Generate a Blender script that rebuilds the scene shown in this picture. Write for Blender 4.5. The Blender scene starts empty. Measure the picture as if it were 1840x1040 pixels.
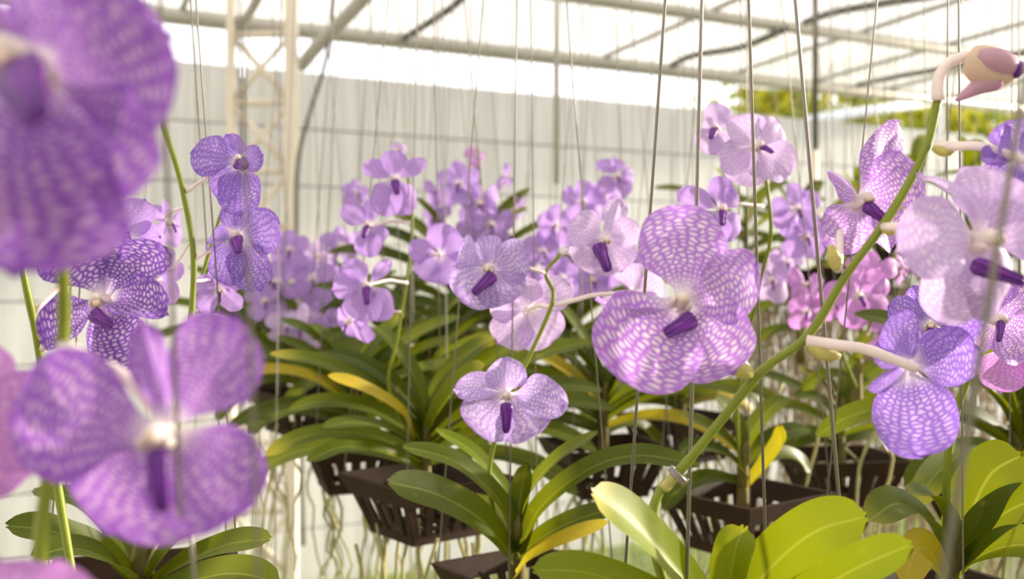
import bpy, math, random
from mathutils import Vector as V, Matrix, noise as mnoise
random.seed(7)
R = math.radians
# ------------------------------------------------------------------ camera, sky, sun, exposure
F = 1789.0            # focal length in pixels of the 1840x1040 frame
CAMZ = 1.68
scn = bpy.context.scene
cd = bpy.data.cameras.new('camera'); cam = bpy.data.objects.new('camera', cd)
scn.collection.objects.link(cam); scn.camera = cam
cam.location = (0, 0, CAMZ); cam.rotation_euler = (R(90), 0, 0)
cd.sensor_fit = 'HORIZONTAL'; cd.sensor_width = 36; cd.lens = F / 1840 * 36
cd.clip_start = .02; cd.clip_end = 300
cd.dof.use_dof = True; cd.dof.focus_distance = .73; cd.dof.aperture_fstop = 6.0
cd.dof.aperture_blades = 0
w = bpy.data.worlds.new('world'); scn.world = w; w.use_nodes = True
bg = w.node_tree.nodes['Background']
bg.inputs[0].default_value = (.985, .985, 1.0, 1); bg.inputs[1].default_value = 1.0
sd = bpy.data.lights.new('sun', 'SUN'); so = bpy.data.objects.new('sun', sd); scn.collection.objects.link(so)
sd.energy = 6.0; sd.color = (1, .88, .72); sd.angle = R(3)
SAZ, SEL = R(70), R(11.5)
so.rotation_euler = V((math.sin(SAZ) * math.cos(SEL), math.cos(SAZ) * math.cos(SEL), math.sin(SEL))).to_track_quat('Z', 'Y').to_euler()
so.location = (6, 4, 4)
vs = scn.view_settings
vs.view_transform = 'Standard'; vs.look = 'None'; vs.gamma = 1; vs.use_curve_mapping = False; vs.exposure = 1.05

# ------------------------------------------------------------------ helpers
def P(px, py, d): return V(((px - 920) / F * d, d, CAMZ + (520 - py) / F * d))
W = {}
def link(o): scn.collection.objects.link(o); return o
def place(o, parent=None, wloc=None, m3=None):
    wl = V(wloc) if wloc is not None else (W[parent] if parent else V((0, 0, 0)))
    link(o); o.parent = parent
    loc = wl - W[parent] if parent else wl
    if m3 is not None: o.matrix_local = Matrix.Translation(loc) @ m3.to_4x4()
    else: o.location = loc
    W[o] = wl
    return o
def tag(o, label=None, cat=None, group=None, kind=None):
    if label: o['label'] = label
    if cat: o['category'] = cat
    if group: o['group'] = group
    if kind: o['kind'] = kind
    return o
def thing(name, loc, label, cat, group=None):
    o = bpy.data.objects.new(name, None); o.empty_display_size = .02
    place(o, None, loc); return tag(o, label, cat, group)
def mesh(name, vf, mat=None, origin=None, smooth=True, uv=None):
    v, f = vf
    og = V(origin) if origin is not None else V((0, 0, 0))
    me = bpy.data.meshes.new(name); me.from_pydata([tuple(V(p) - og) for p in v], [], f)
    if smooth: me.shade_smooth()
    if mat: me.materials.append(mat)
    if uv:
        for nm, co in uv.items():
            l = me.uv_layers.new(name=nm)
            for lp in me.loops: l.data[lp.index].uv = co[lp.vertex_index]
    me.update(); return me
def part(name, vf, mat, parent=None, origin=None, smooth=True, uv=None):
    wl = V(origin) if origin is not None else (W[parent] if parent else V((0, 0, 0)))
    return place(bpy.data.objects.new(name, mesh(name, vf, mat, wl, smooth, uv)), parent, wl)
def join(*vfs):
    v, f = [], []
    for a, b in vfs:
        n = len(v); v += list(a); f += [tuple(i + n for i in q) for q in b]
    return v, f
def box(c, sx, sy, sz, ang=0):
    c = V(c); ca, sa = math.cos(ang), math.sin(ang); v = []
    for z in (-.5, .5):
        for x, y in ((-.5, -.5), (.5, -.5), (.5, .5), (-.5, .5)):
            X, Y = x * sx, y * sy
            v.append(c + V((X * ca - Y * sa, X * sa + Y * ca, z * sz)))
    return v, [(0, 3, 2, 1), (4, 5, 6, 7), (0, 1, 5, 4), (1, 2, 6, 5), (2, 3, 7, 6), (3, 0, 4, 7)]
def spline(pts, n):
    pts = [V(p) for p in pts]
    if len(pts) == 2: return [pts[0].lerp(pts[1], i / (n - 1)) for i in range(n)]
    e = [pts[0] * 2 - pts[1]] + pts + [pts[-1] * 2 - pts[-2]]
    m = len(pts) - 1; out = []
    for i in range(n):
        t = i / (n - 1) * m; k = min(int(t), m - 1); t -= k
        a, b, c, d = e[k:k + 4]
        out.append(.5 * (2 * b + (c - a) * t + (2 * a - 5 * b + 4 * c - d) * t * t + (3 * b - a - 3 * c + d) * t ** 3))
    return out
def tube(pts, r, sides=6, n=None, cap=True):
    c = spline(pts, n) if n else [V(p) for p in pts]
    N = len(c); v, f = [], []; up = V((.31, .22, .93))
    for i, p in enumerate(c):
        t = (c[min(i + 1, N - 1)] - c[max(i - 1, 0)])
        t = t.normalized() if t.length > 1e-9 else V((0, 0, 1))
        if abs(t.dot(up)) > .96: up = V((.93, .31, .2))
        s = t.cross(up).normalized(); b = s.cross(t); up = b
        rr = r(i / (N - 1)) if callable(r) else r
        for k in range(sides):
            a = 2 * math.pi * k / sides
            v.append(p + s * math.cos(a) * rr + b * math.sin(a) * rr)
    for i in range(N - 1):
        for k in range(sides):
            k2 = (k + 1) % sides
            f.append((i * sides + k, i * sides + k2, (i + 1) * sides + k2, (i + 1) * sides + k))
    if cap: f.append(tuple(range(sides))[::-1]); f.append(tuple((N - 1) * sides + k for k in range(sides)))
    return v, f
def sstep(a, b, x):
    t = max(0, min(1, (x - a) / (b - a))); return t * t * (3 - 2 * t)

# ------------------------------------------------------------------ materials
def srgb(r, g, b):
    return tuple((c / 255 / 12.92 if c / 255 <= .04045 else ((c / 255 + .055) / 1.055) ** 2.4) for c in (r, g, b)) + (1,)
class NT:
    def __init__(s, name):
        s.m = bpy.data.materials.new(name); s.m.use_nodes = True
        s.t = s.m.node_tree; s.t.nodes.clear()
        s.out = s.n('ShaderNodeOutputMaterial')
    def n(s, typ, **kw):
        x = s.t.nodes.new(typ)
        for k, v in kw.items(): setattr(x, k, v)
        return x
    def l(s, a, b): s.t.links.new(a, b)
    def val(s, inp, v):
        if isinstance(v, bpy.types.NodeSocket): s.l(v, inp)
        else: inp.default_value = v
    def math(s, op, a, b=0, clamp=False):
        x = s.n('ShaderNodeMath', operation=op, use_clamp=clamp); s.val(x.inputs[0], a); s.val(x.inputs[1], b); return x.outputs[0]
    def mr(s, v, a, b, c=0, d=1):
        x = s.n('ShaderNodeMapRange', interpolation_type='SMOOTHSTEP')
        s.val(x.inputs[0], v)
        for i, q in enumerate((a, b, c, d)): x.inputs[i + 1].default_value = q
        return x.outputs[0]
    def mix(s, f, a, b):
        x = s.n('ShaderNodeMix', data_type='RGBA'); s.val(x.inputs[0], f); s.val(x.inputs[6], a); s.val(x.inputs[7], b); return x.outputs[2]
    def noise(s, scale, detail=3, vec=None, out=0):
        x = s.n('ShaderNodeTexNoise'); x.inputs['Scale'].default_value = scale; x.inputs['Detail'].default_value = detail
        if vec is not None: s.l(vec, x.inputs['Vector'])
        return x.outputs[out]
    def coord(s, k='Object'): return s.n('ShaderNodeTexCoord').outputs[k]
    def surf(s, col, rough=.6, trans=0, tcol=None, metal=0, bump=None, bs=.2, spec=.4, transparent=0):
        p = s.n('ShaderNodeBsdfPrincipled'); s.val(p.inputs['Base Color'], col); s.val(p.inputs['Roughness'], rough)
        p.inputs['Metallic'].default_value = metal; p.inputs['Specular IOR Level'].default_value = spec
        if bump is not None:
            b = s.n('ShaderNodeBump'); b.inputs['Strength'].default_value = bs; b.inputs['Distance'].default_value = .002
            s.l(bump, b.inputs['Height']); s.l(b.outputs[0], p.inputs['Normal'])
        sh = p.outputs[0]
        if trans:
            t = s.n('ShaderNodeBsdfTranslucent'); s.val(t.inputs[0], tcol if tcol is not None else col)
            m = s.n('ShaderNodeMixShader'); m.inputs[0].default_value = trans; s.l(sh, m.inputs[1]); s.l(t.outputs[0], m.inputs[2]); sh = m.outputs[0]
        if transparent:
            t = s.n('ShaderNodeBsdfTransparent'); m = s.n('ShaderNodeMixShader'); m.inputs[0].default_value = transparent
            s.l(sh, m.inputs[1]); s.l(t.outputs[0], m.inputs[2]); sh = m.outputs[0]
        s.l(sh, s.out.inputs[0]); return s.m
def simple(name, c, rough=.6, metal=0, var=.15, scale=12, trans=0, bs=.15, spec=.4):
    k = NT(name); nz = k.noise(scale, 4, k.coord())
    d = tuple(x * (1 - var) for x in c[:3]) + (1,); e = tuple(min(1, x * (1 + var)) for x in c[:3]) + (1,)
    return k.surf(k.mix(nz, d, e), rough, trans=trans, metal=metal, bump=nz, bs=bs, spec=spec)

def petal_mat(name, vein, cell, strength=1.0, white=(.93, .86, .88, 1), trans=.42):
    k = NT(name)
    pat = k.n('ShaderNodeUVMap', uv_map='pat').outputs[0]; rim = k.n('ShaderNodeUVMap', uv_map='rim').outputs[0]
    rnd = k.n('ShaderNodeObjectInfo').outputs['Random']
    off = k.n('ShaderNodeVectorMath', operation='ADD'); k.l(pat, off.inputs[0])
    cmb = k.n('ShaderNodeCombineXYZ'); k.l(k.math('MULTIPLY', rnd, 37.), cmb.inputs[0]); k.l(k.math('MULTIPLY', rnd, 91.), cmb.inputs[1])
    k.l(cmb.outputs[0], off.inputs[1])
    nz = k.n('ShaderNodeTexNoise'); nz.inputs['Scale'].default_value = .9; k.l(off.outputs[0], nz.inputs['Vector'])
    dv = k.n('ShaderNodeVectorMath', operation='MULTIPLY_ADD'); k.l(nz.outputs['Color'], dv.inputs[0]); dv.inputs[1].default_value = (.5, .5, 0); k.l(off.outputs[0], dv.inputs[2])
    vo = k.n('ShaderNodeTexVoronoi', feature='DISTANCE_TO_EDGE', voronoi_dimensions='2D'); vo.inputs['Scale'].default_value = 1; vo.inputs['Randomness'].default_value = .72
    k.l(dv.outputs[0], vo.inputs['Vector'])
    m = k.mr(vo.outputs['Distance'], .02, .42)
    sx = k.n('ShaderNodeSeparateXYZ'); k.l(rim, sx.inputs[0])
    edge = k.math('MAXIMUM', k.mr(sx.outputs[0], .7, 1.0), k.mr(sx.outputs[1], .76, .99))
    base = k.mr(sx.outputs[1], .04, .3, 1, 0)
    big = k.mr(k.noise(.35, 2, off.outputs[0]), .25, .75, .62, 1.0)
    mm = k.math('MULTIPLY', k.math('MULTIPLY', m, k.math('SUBTRACT', 1, k.math('MULTIPLY', edge, .6))), k.math('MULTIPLY', big, strength))
    col = k.mix(mm, vein, cell)
    col = k.mix(k.math('MULTIPLY', base, .85), col, white)
    return k.surf(col, .5, trans=trans, bump=m, bs=.12, spec=.25)
MAT = {}
MAT['lilac'] = petal_mat('petal_lilac', srgb(176, 120, 212), srgb(248, 232, 242))
MAT['deep'] = petal_mat('petal_violet', srgb(116, 62, 170), srgb(222, 198, 228))
MAT['blue'] = petal_mat('petal_blue_violet', srgb(142, 100, 200), srgb(216, 194, 232), .85)
MAT['pale'] = petal_mat('petal_pale_lilac', srgb(200, 168, 222), srgb(244, 234, 242), .75)
MAT['soft'] = petal_mat('petal_soft_lilac', srgb(182, 142, 218), srgb(218, 192, 232), .6)
MAT['pink'] = petal_mat('petal_pink_lilac', srgb(192, 128, 206), srgb(236, 200, 228), .7)
MAT['wisteria'] = petal_mat('petal_wisteria', srgb(174, 140, 214), srgb(242, 230, 242), .9)
MAT['near'] = petal_mat('petal_plum_lilac', srgb(146, 84, 190), srgb(224, 192, 222), .95)
k = NT('lip_purple'); mp = k.n('ShaderNodeMapping'); mp.inputs['Scale'].default_value = (26, 1.5, 1.5); k.l(k.coord(), mp.inputs[0]); nz = k.noise(1, 2, mp.outputs[0])
MAT['lip'] = k.surf(k.mix(k.mr(nz, .38, .68), srgb(72, 0, 112), srgb(138, 40, 172)), .32, trans=.2, bump=nz, bs=.4, spec=.5)
MAT['column'] = simple('column_white', srgb(240, 226, 222), .45, var=.05, scale=200, trans=.25)
MAT['cap'] = simple('anther_cap_cream', srgb(236, 204, 184), .45, var=.1, scale=300)
MAT['pedicel'] = simple('pedicel_pinkish', srgb(244, 228, 224), .5, var=.1, scale=120, trans=.15)
MAT['stalk'] = simple('stalk_green', srgb(124, 136, 34), .42, var=.18, scale=60, trans=.1)
MAT['bud'] = simple('bud_cream_pink', srgb(226, 200, 176), .5, var=.12, scale=80, trans=.25)
MAT['budp'] = simple('bud_mauve', srgb(204, 160, 178), .5, var=.15, scale=80, trans=.25)
MAT['bract'] = simple('bract_yellow_brown', srgb(200, 190, 110), .5, var=.25, scale=150, trans=.2)
def leaf_mat(name, a, b, yellow=0):
    k = NT(name); uv = k.n('ShaderNodeUVMap', uv_map='leaf').outputs[0]; sx = k.n('ShaderNodeSeparateXYZ'); k.l(uv, sx.inputs[0])
    rnd = k.n('ShaderNodeObjectInfo').outputs['Random']
    col = k.mix(rnd, a, b)
    st = k.n('ShaderNodeMapping'); st.inputs['Scale'].default_value = (14, 1.2, 1); k.l(uv, st.inputs[0])
    col = k.mix(k.math('MULTIPLY', k.noise(3, 3, st.outputs[0]), .45), col, tuple(x * .55 for x in a[:3]) + (1,))
    mid = k.mr(sx.outputs[0], 0, .09, .35, 0); col = k.mix(mid, col, srgb(176, 178, 84))
    spot = k.mr(k.noise(38, 2, k.coord()), .64, .76, 0, .45); col = k.mix(spot, col, srgb(150, 138, 52))
    tip = k.math('MULTIPLY', k.mr(sx.outputs[1], .8, 1.0), k.mr(rnd, .86, .95)); col = k.mix(tip, col, srgb(170, 160, 56))
    return k.surf(col, .4, trans=.36, tcol=k.mix(.4, col, srgb(176, 180, 10)), bump=k.noise(90, 2, st.outputs[0]), bs=.1, spec=.25)
MAT['leaf'] = leaf_mat('leaf_olive', srgb(56, 72, 10), srgb(86, 100, 20))
MAT['leaf_sunlit'] = leaf_mat('leaf_sunlit_green', srgb(98, 116, 8), srgb(120, 132, 16))  # sunlit copy of the leaf green, with the sun's brightness put into the colour
MAT['leafy'] = leaf_mat('leaf_yellowing', srgb(170, 150, 30), srgb(196, 170, 52))
MAT['trunk'] = simple('trunk_brown', srgb(100, 90, 38), .7, var=.4, scale=70)
MAT['root'] = simple('root_grey_green', srgb(156, 150, 100), .75, var=.28, scale=40)
MAT['rootb'] = simple('root_brown', srgb(150, 134, 108), .8, var=.35, scale=25)
MAT['basket'] = simple('basket_dark_plastic', srgb(48, 32, 20), .65, var=.5, scale=30, spec=.15)
MAT['wire'] = simple('wire_grey_steel', srgb(146, 138, 130), .35, .6, var=.12, scale=50)
MAT['string'] = simple('string_grey', srgb(160, 157, 150), .6, .1, var=.1, scale=20)
MAT['steel'] = simple('steel_painted_cream', srgb(226, 214, 198), .5, var=.06, scale=8)
MAT['pipe'] = simple('pipe_galvanised', srgb(178, 174, 166), .45, .35, var=.1, scale=9)
MAT['hose'] = simple('hose_dark', srgb(92, 90, 82), .6, var=.15, scale=9)
MAT['bark'] = simple('bark_brown', srgb(110, 92, 66), .85, var=.3, scale=6)
MAT['whitepipe'] = simple('pipe_white', srgb(228, 232, 238), .4, var=.04)
# wall: white weathered sheet; roof: thin woven film; ground
k = NT('wall_white_sheet'); c = k.coord(); mp = k.n('ShaderNodeMapping'); mp.inputs['Scale'].default_value = (7, 7, .5); k.l(c, mp.inputs[0])
st = k.noise(2.2, 4, mp.outputs[0]); col = k.mix(k.mr(st, .3, .75), srgb(236, 236, 238), srgb(216, 216, 217))
MAT['wall'] = k.surf(col, .6, bump=st, bs=.25, trans=.12)
k = NT('roof_woven_film'); c = k.coord(); nz = k.noise(1.6, 5, c); wv = k.n('ShaderNodeTexWave'); wv.inputs['Scale'].default_value = 1.4; wv.inputs['Distortion'].default_value = 3; k.l(c, wv.inputs[0])
col = k.mix(k.math('MULTIPLY', k.math('ADD', nz, wv.outputs[1]), .5), srgb(226, 222, 214), srgb(248, 246, 240))
MAT['roof'] = k.surf(col, .7, trans=.5, transparent=.12, spec=.1)
k = NT('ground_soil'); col = k.mix(k.mr(k.noise(1.4, 5, k.coord()), .35, .65), srgb(134, 132, 112), srgb(118, 122, 84)); MAT['ground'] = k.surf(col, .9)
k = NT('grass_blades'); col = k.mix(k.n('ShaderNodeObjectInfo').outputs['Random'], srgb(132, 168, 66), srgb(150, 178, 84)); MAT['grass'] = k.surf(k.mix(k.noise(3, 2, k.coord()), srgb(112, 150, 52), srgb(176, 192, 96)), .6, trans=.3)
k = NT('tree_leaves'); MAT['foliage'] = k.surf(k.mix(k.mr(k.noise(1.6, 3, k.coord()), .3, .7), srgb(128, 150, 50), srgb(216, 204, 50)), .5, trans=.45)

# ------------------------------------------------------------------ setting: ground, wall, roof, steel
UA = V((math.sin(R(65)), math.cos(R(65)), 0))      # along the wall
NA = V((UA.y, -UA.x, 0))                           # out of the wall, towards the camera
W0 = V((0, 6.2, 0)); WANG = math.atan2(UA.y, UA.x)
def WP(u, n, z): return W0 + UA * u + NA * n + V((0, 0, z))
def px_u(px, n=0):                                  # u of the wall-parallel line at offset n seen in image column px
    t = (px - 920) / F; o = W0 + NA * n
    return (t * o.y - o.x) / (UA.x - t * UA.y)
gv = [(-40, -20, 0), (40, -20, 0), (40, 60, 0), (-40, 60, 0)]
tag(part('floor', (gv, [(0, 1, 2, 3)]), MAT['ground'], smooth=False), 'pale grassy ground under the hanging plants', kind='structure')
# grass
rg = random.Random(3); gvv, gff = [], []
for i in range(16000):
    u = rg.uniform(-4.5, 6.5); n = rg.uniform(.05, 3.2) ** 1.0; p = WP(u, n, 0)
    h = rg.uniform(.04, .13); a = rg.uniform(0, 6.28); l = V((rg.gauss(0, .03), rg.gauss(0, .03), h)); s = V((math.cos(a), math.sin(a), 0)) * .006
    b = len(gvv); gvv += [p - s, p + s, p + l]; gff.append((b, b + 1, b + 2))
tag(part('grass', (gvv, gff), MAT['grass'], smooth=False), 'short green grass growing along the foot of the white wall', 'grass', kind='stuff')
# wall of wide horizontal boards
wall = part('wall_back', box(WP(1.2, -.06, 1.43), 17, .05, 2.86, WANG), MAT['wall'], smooth=False); tag(wall, 'white weathered sheet wall of the greenhouse', kind='structure')
sheet = None
for j in range(9):
    for i in range(6):
        z = .155 + j * .325; u = -5.9 + i * 2.84
        if sheet is None: sheet = mesh('panel', box((0, 0, 0), 2.825, .02, .315), MAT['wall'], smooth=False)
        place(bpy.data.objects.new('panel', sheet), wall, WP(u, -.02 + random.uniform(-.003, .003), z), Matrix.Rotation(WANG, 3, 'Z'))
for nm, c, lx, ly in (('unseen_wall_front', WP(.2, 8.6, 1.43), 14.4, .05), ('unseen_wall_left', WP(-7.05, 4.3, 1.43), .05, 8.6)):  # walls added out of view to cut flat light from the open sides
    tag(part(nm, box(c, lx, ly, 2.86, WANG), MAT['wall'], smooth=False), 'unseen white sheet wall of the greenhouse, added to make the light less flat', kind='structure')
# roof film, gently waved
nu, nn = 60, 40; rv, rf = [], []
for i in range(nu):
    for j in range(nn):
        u = -7 + i * 11.8 / (nu - 1); n = -.5 + j * 9 / (nn - 1)
        rv.append(WP(u, n, CAMZ + 1.58 + .03 * math.sin(u * 2.1 + n) + .035 * mnoise.noise(V((u * 2, n * 2, 0)))))
for i in range(nu - 1):
    for j in range(nn - 1): a = i * nn + j; rf.append((a, a + 1, a + nn + 1, a + nn))
tag(part('ceiling', (rv, rf), MAT['roof']), 'white translucent woven roof film', kind='structure')
def beam(name, a, b, r, mat, label, cat, group=None, sides=10, n=2):
    return tag(part(name, tube([V(a), V(b)], r, sides, n), mat, origin=a), label, cat, group)
ZB = CAMZ + 1.45
beam('eave_beam', WP(-7, .05, ZB), WP(9, .05, ZB + .02), .045, MAT['pipe'], 'long grey steel beam along the gap above the white wall', 'beam')
beam('roof_pipe', WP(-7, 1.25, ZB + .01), WP(7.4, 1.25, ZB + .01), .033, MAT['pipe'], 'long grey roof pipe next in from the beam over the wall', 'pipe')
for i in range(4):
    beam('roof_pipe', WP(-7, 2.45 + 1.2 * i, ZB + .03), WP(7.4, 2.45 + 1.2 * i, ZB + .03), .033, MAT['pipe'], 'long grey roof pipe above the hanging orchids', 'pipe', 'roof pipes above the orchids')
for px, r in ((1090, .016), (1330, .016), (1471, .016), (1600, .016), (1720, .016), (330, .018)):
    u = px_u(px, .05)
    beam('roof_batten', WP(u, -.2, ZB + .06), WP(u - .1, 8.0, ZB + .06), r, MAT['pipe'], 'thin grey cross pipe under the roof film', 'pipe', 'thin cross pipes under the roof film')
def curve_thing(name, pts, r, mat, label, cat, group=None, sides=8, n=24):
    return tag(part(name, tube(pts, r, sides, n), mat, origin=pts[0]), label, cat, group)
u1 = px_u(540, .1)
curve_thing('roof_brace', [P(541, 118, 5.35), P(575, 78, 5.1), P(655, -5, 4.6), P(760, -130, 4.1)], .037, MAT['pipe'], 'thick grey steel brace rising from the lattice column to the roof', 'brace')
curve_thing('roof_hose', [P(720, 72, 5.75), P(775, 38, 5.4), P(830, -3, 5.0), P(900, -90, 4.5)], .021, MAT['hose'], 'dark hose arching up from the eave beam beside the thick brace', 'hose')
curve_thing('roof_hose', [P(1200, 121, 6.65), P(1245, 100, 6.4), P(1330, 85, 5.9), P(1412, 52, 5.4)], .022, MAT['hose'], 'dark hose sagging between the eave beam and the next roof pipe', 'hose')
curve_thing('roof_hose', [P(1446, 40, 5.45), P(1500, 22, 5.1), P(1600, 4, 4.7), P(1720, -14, 4.2)], .02, MAT['hose'], 'dark hose running inwards from the second roof pipe', 'hose')
curve_thing('roof_hose', [P(1540, 153, 7.3), P(1610, 138, 6.9), P(1700, 122, 6.5), P(1850, 92, 6.0)], .02, MAT['hose'], 'dark hose above the yellow-green trees', 'hose')
curve_thing('roof_brace', [P(430, 48, 5.3), P(455, 12, 5.0), P(480, -40, 4.7)], .025, MAT['pipe'], 'short grey brace above the lattice column', 'brace')
curve_thing('hanging_cable', [P(603, -60, 5.0), P(588, 95, 5.0), P(556, 205, 5.0), P(536, 290, 5.0), P(533, 420, 5.0), P(540, 700, 5.0), P(545, 980, 5.0)], .011, MAT['hose'], 'dark cable hanging down beside the lattice column', 'cable', n=40)
pz = thing('hanging_pole', P(1465, 560, 3.6), 'dark hanging pole with a pale lower sleeve', 'pole')
part('pole', tube([P(1465, -220, 3.6), P(1465, 278, 3.6)], .0105, 8, 2), MAT['hose'], pz)
part('sleeve', tube([P(1463, 270, 3.6), P(1462, 420, 3.6)], .0155, 8, 2), MAT['steel'], pz)
pz = thing('hanging_pole', P(1000, 560, 3.2), 'thin grey hanging pole in front of the plain white wall', 'pole')
part('pole', tube([P(1002, -300, 3.2), P(1000, 330, 3.2)], .0085, 8, 2), MAT['pipe'], pz)
part('rod', tube([P(1000, 320, 3.2), P(1003, 640, 3.2)], .004, 6, 2), MAT['string'], pz)
# lattice column
cx0, cx1 = P(415, 520, 5.2).x, P(521, 520, 5.15).x
lc = thing('lattice_column', V(((cx0 + cx1) / 2, 5.25, 0)), 'cream painted steel lattice column with crossed braces', 'column')
def lat(x, dy): return V((x, 5.2 + dy - (x - cx0) * 0.05, 0))
for x, dy, wdt in ((cx0, 0, .038), (cx1, 0, .062)):
    c = lat(x, dy); part('chord', box((c.x, c.y, (CAMZ + 1.55) / 2), wdt, .05, CAMZ + 1.55), MAT['steel'], lc, smooth=False)
for j in range(9):
    z0 = CAMZ + 1.33 - j * .355; z1 = z0 - .355
    for dy in (0,):
        a, b = lat(cx0, dy), lat(cx1, dy); up = V((0, 0, 1))
        part('crossbar', tube([a + up * z0, b + up * z0], .019, 6), MAT['steel'], lc)
        part('brace', tube([a + up * z0, b + up * z1], .019, 6), MAT['steel'], lc)
        part('brace', tube([a + up * z1, b + up * z0], .015, 6), MAT['steel'], lc)
# white pipe on posts behind the wall, trees beyond
wp = thing('white_rail', V((P(1575, 520, 11).x, 11, 0)), 'bright white pipe rail behind the wall in front of the trees', 'rail')
part('pipe', tube([P(1455, 216, 10.6), P(1700, 178, 11.6)], .055, 8), MAT['whitepipe'], wp)
for q in (P(1470, 214, 10.66), P(1690, 180, 11.56)): part('post', tube([V((q.x, q.y, 0)), q], .03, 8), MAT['whitepipe'], wp)
def tree(px, d, h, rx, seed, label):
    g = random.Random(seed); x = (px - 920) / F * d
    t = thing('tree', (x, d, 0), label, 'tree')
    part('trunk', tube([(x, d, 0), (x + .1, d, h * .3), (x - .05, d + .1, h * .75)], lambda s: .13 * (1 - .7 * s), 8, 8), MAT['bark'], t)
    v, f = [], []
    blobs = [(V((x + g.gauss(0, rx * .45), d + g.gauss(0, rx * .4), h * g.uniform(.45, .95))), g.uniform(.35, .75)) for _ in range(22)]
    for _ in range(3000):
        c, r = g.choice(blobs); n = V((g.gauss(0, 1), g.gauss(0, 1), g.gauss(0, 1))).normalized(); p = c + n * r * g.uniform(.5, 1.05)
        a = V((g.gauss(0, 1), g.gauss(0, 1), g.gauss(0, 1))).normalized(); b = n.cross(a).normalized(); s = g.uniform(.06, .12)
        i = len(v); v += [p - b * s * .5, p + a * s, p + b * s * .5, p - a * s]; f.append((i, i + 1, i + 2, i + 3))
    part('crown', (v, f), MAT['foliage'], t, smooth=False)
tree(1370, 13.4, 5.0, .8, 1, 'yellow-green tree beside the bright sky gap'); tree(1530, 16.6, 5.7, .9, 2, 'yellow-green tree behind the white pipe rail')
tree(1690, 13.4, 4.8, .9, 3, 'green tree beyond the end of the white pipe rail'); tree(1850, 16.6, 5.6, 1.0, 4, 'green tree beyond the wall behind the purple bud')

# ------------------------------------------------------------------ orchid parts
TEP = {}
def tepal_mesh(kind, var, mat):
    key = (kind, var, mat.name)
    if key in TEP: return TEP[key]
    g = random.Random(hash_(kind) + var * 17)
    NU, NV = 15, 20
    p, n, ramp, claw = {'dorsal': (1.3, 2.15, .42, .1), 'petal': (1.5, 2.15, .55, .09), 'sepal': (1.2, 2.3, .34, .1), 'narrow': (1.1, 2.0, .3, .1)}[kind]
    twist = g.uniform(-.7, .7); vf_ = g.uniform(-.22, .3); bow = g.uniform(-.1, .22); refl = g.uniform(.02, .42); cross = g.uniform(-.85, .8); wv = g.uniform(.02, .08); ph = g.uniform(0, 6); skew = g.uniform(-.06, .06); pt = g.uniform(0, .06)
    v, f, pat, rim = [], [], [], []
    for j in range(NV + 1):
        s = .5 - .5 * math.cos(math.pi * j / NV)
        hw = .5 * max(0, 1 - abs(2 * s ** p - 1) ** n) ** (1 / n)
        hw = hw * (.14 + .86 * sstep(0, ramp, s)) + claw * .5 * (1 - sstep(0, .3, s))
        for i in range(NU + 1):
            u = i / NU * 2 - 1; x = u * hw; a = abs(u)
            y = s + pt * (1 - a) ** 3 * sstep(.85, 1, s) - .015 * (1 - min(1, a * 5)) * sstep(.9, 1, s)
            y += .05 * mnoise.noise(V((u * 1.6 + var * 9, s * 2, .3))) * s; x *= 1 + .1 * mnoise.noise(V((var * 3 + (5 if u > 0 else 0), s * 3.5, 1.3)))
            z = bow * 4 * s * (1 - s) * .8 - refl * s ** 2.4 + cross * x * x * 1.1
            z += wv * a ** 3 * math.sin(s * 8 + ph + (2 if u > 0 else 0)) + .06 * mnoise.noise(V((x * 3 + var * 5, s * 3, 2.)))
            z += vf_ * abs(x) - .014 * math.exp(-(u / .12) ** 2)
            tw = twist * (s - .3) * s; x, z = x * math.cos(tw) - z * math.sin(tw) * .6, z + x * math.sin(tw)
            v.append((x + skew * math.sin(s * 3.14), y, z))
            x = u * hw; th = math.atan2(x, s + .12); r = math.hypot(x, s + .12)
            pat.append((th * 6.6, r * 21)); rim.append((a, s))
    for j in range(NV):
        for i in range(NU): q = j * (NU + 1) + i; f.append((q, q + 1, q + NU + 2, q + NU + 1))
    me = mesh(kind, (v, f), mat, uv={'pat': pat, 'rim': rim}); TEP[key] = me; return me
def hash_(s): return sum(ord(c) * (i + 3) for i, c in enumerate(s))
def lip_vf():
    S = 20; v, f = [], []
    prof = [(0, .1, .1), (.07, .17, .13), (.25, .175, .12), (.48, .14, .1), (.68, .125, .085), (.84, .12, .065), (.93, .09, .045), (1, .025, .02)]
    for y, wd, h in prof:
        zc = .06 - .12 * y * y
        for q in range(S):
            a = 2 * math.pi * q / S; x = math.cos(a) * wd; z = math.sin(a) * h
            if math.sin(a) > .1: z += .035 * math.cos(x / max(wd, .01) * 6.5) * min(1, wd / .12)
            v.append((x, y - (.06 * math.exp(-(x / .04) ** 2) if y == 1 else 0), zc + z))
    for j in range(len(prof) - 1):
        for q in range(S): q2 = (q + 1) % S; f.append((j * S + q, j * S + q2, (j + 1) * S + q2, (j + 1) * S + q))
    f.append(tuple(range(S))[::-1]); f.append(tuple((len(prof) - 1) * S + q for q in range(S)))
    return v, f
LIP = mesh('lip', lip_vf(), MAT['lip'])
def lathe(prof, S=10):
    v, f = [], []
    for z, r in prof:
        for q in range(S): a = 2 * math.pi * q / S; v.append((math.cos(a) * r, math.sin(a) * r, z))
    for j in range(len(prof) - 1):
        for q in range(S): q2 = (q + 1) % S; f.append((j * S + q, j * S + q2, (j + 1) * S + q2, (j + 1) * S + q))
    f.append(tuple(range(S))[::-1]); f.append(tuple((len(prof) - 1) * S + q for q in range(S)))
    return v, f
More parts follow.
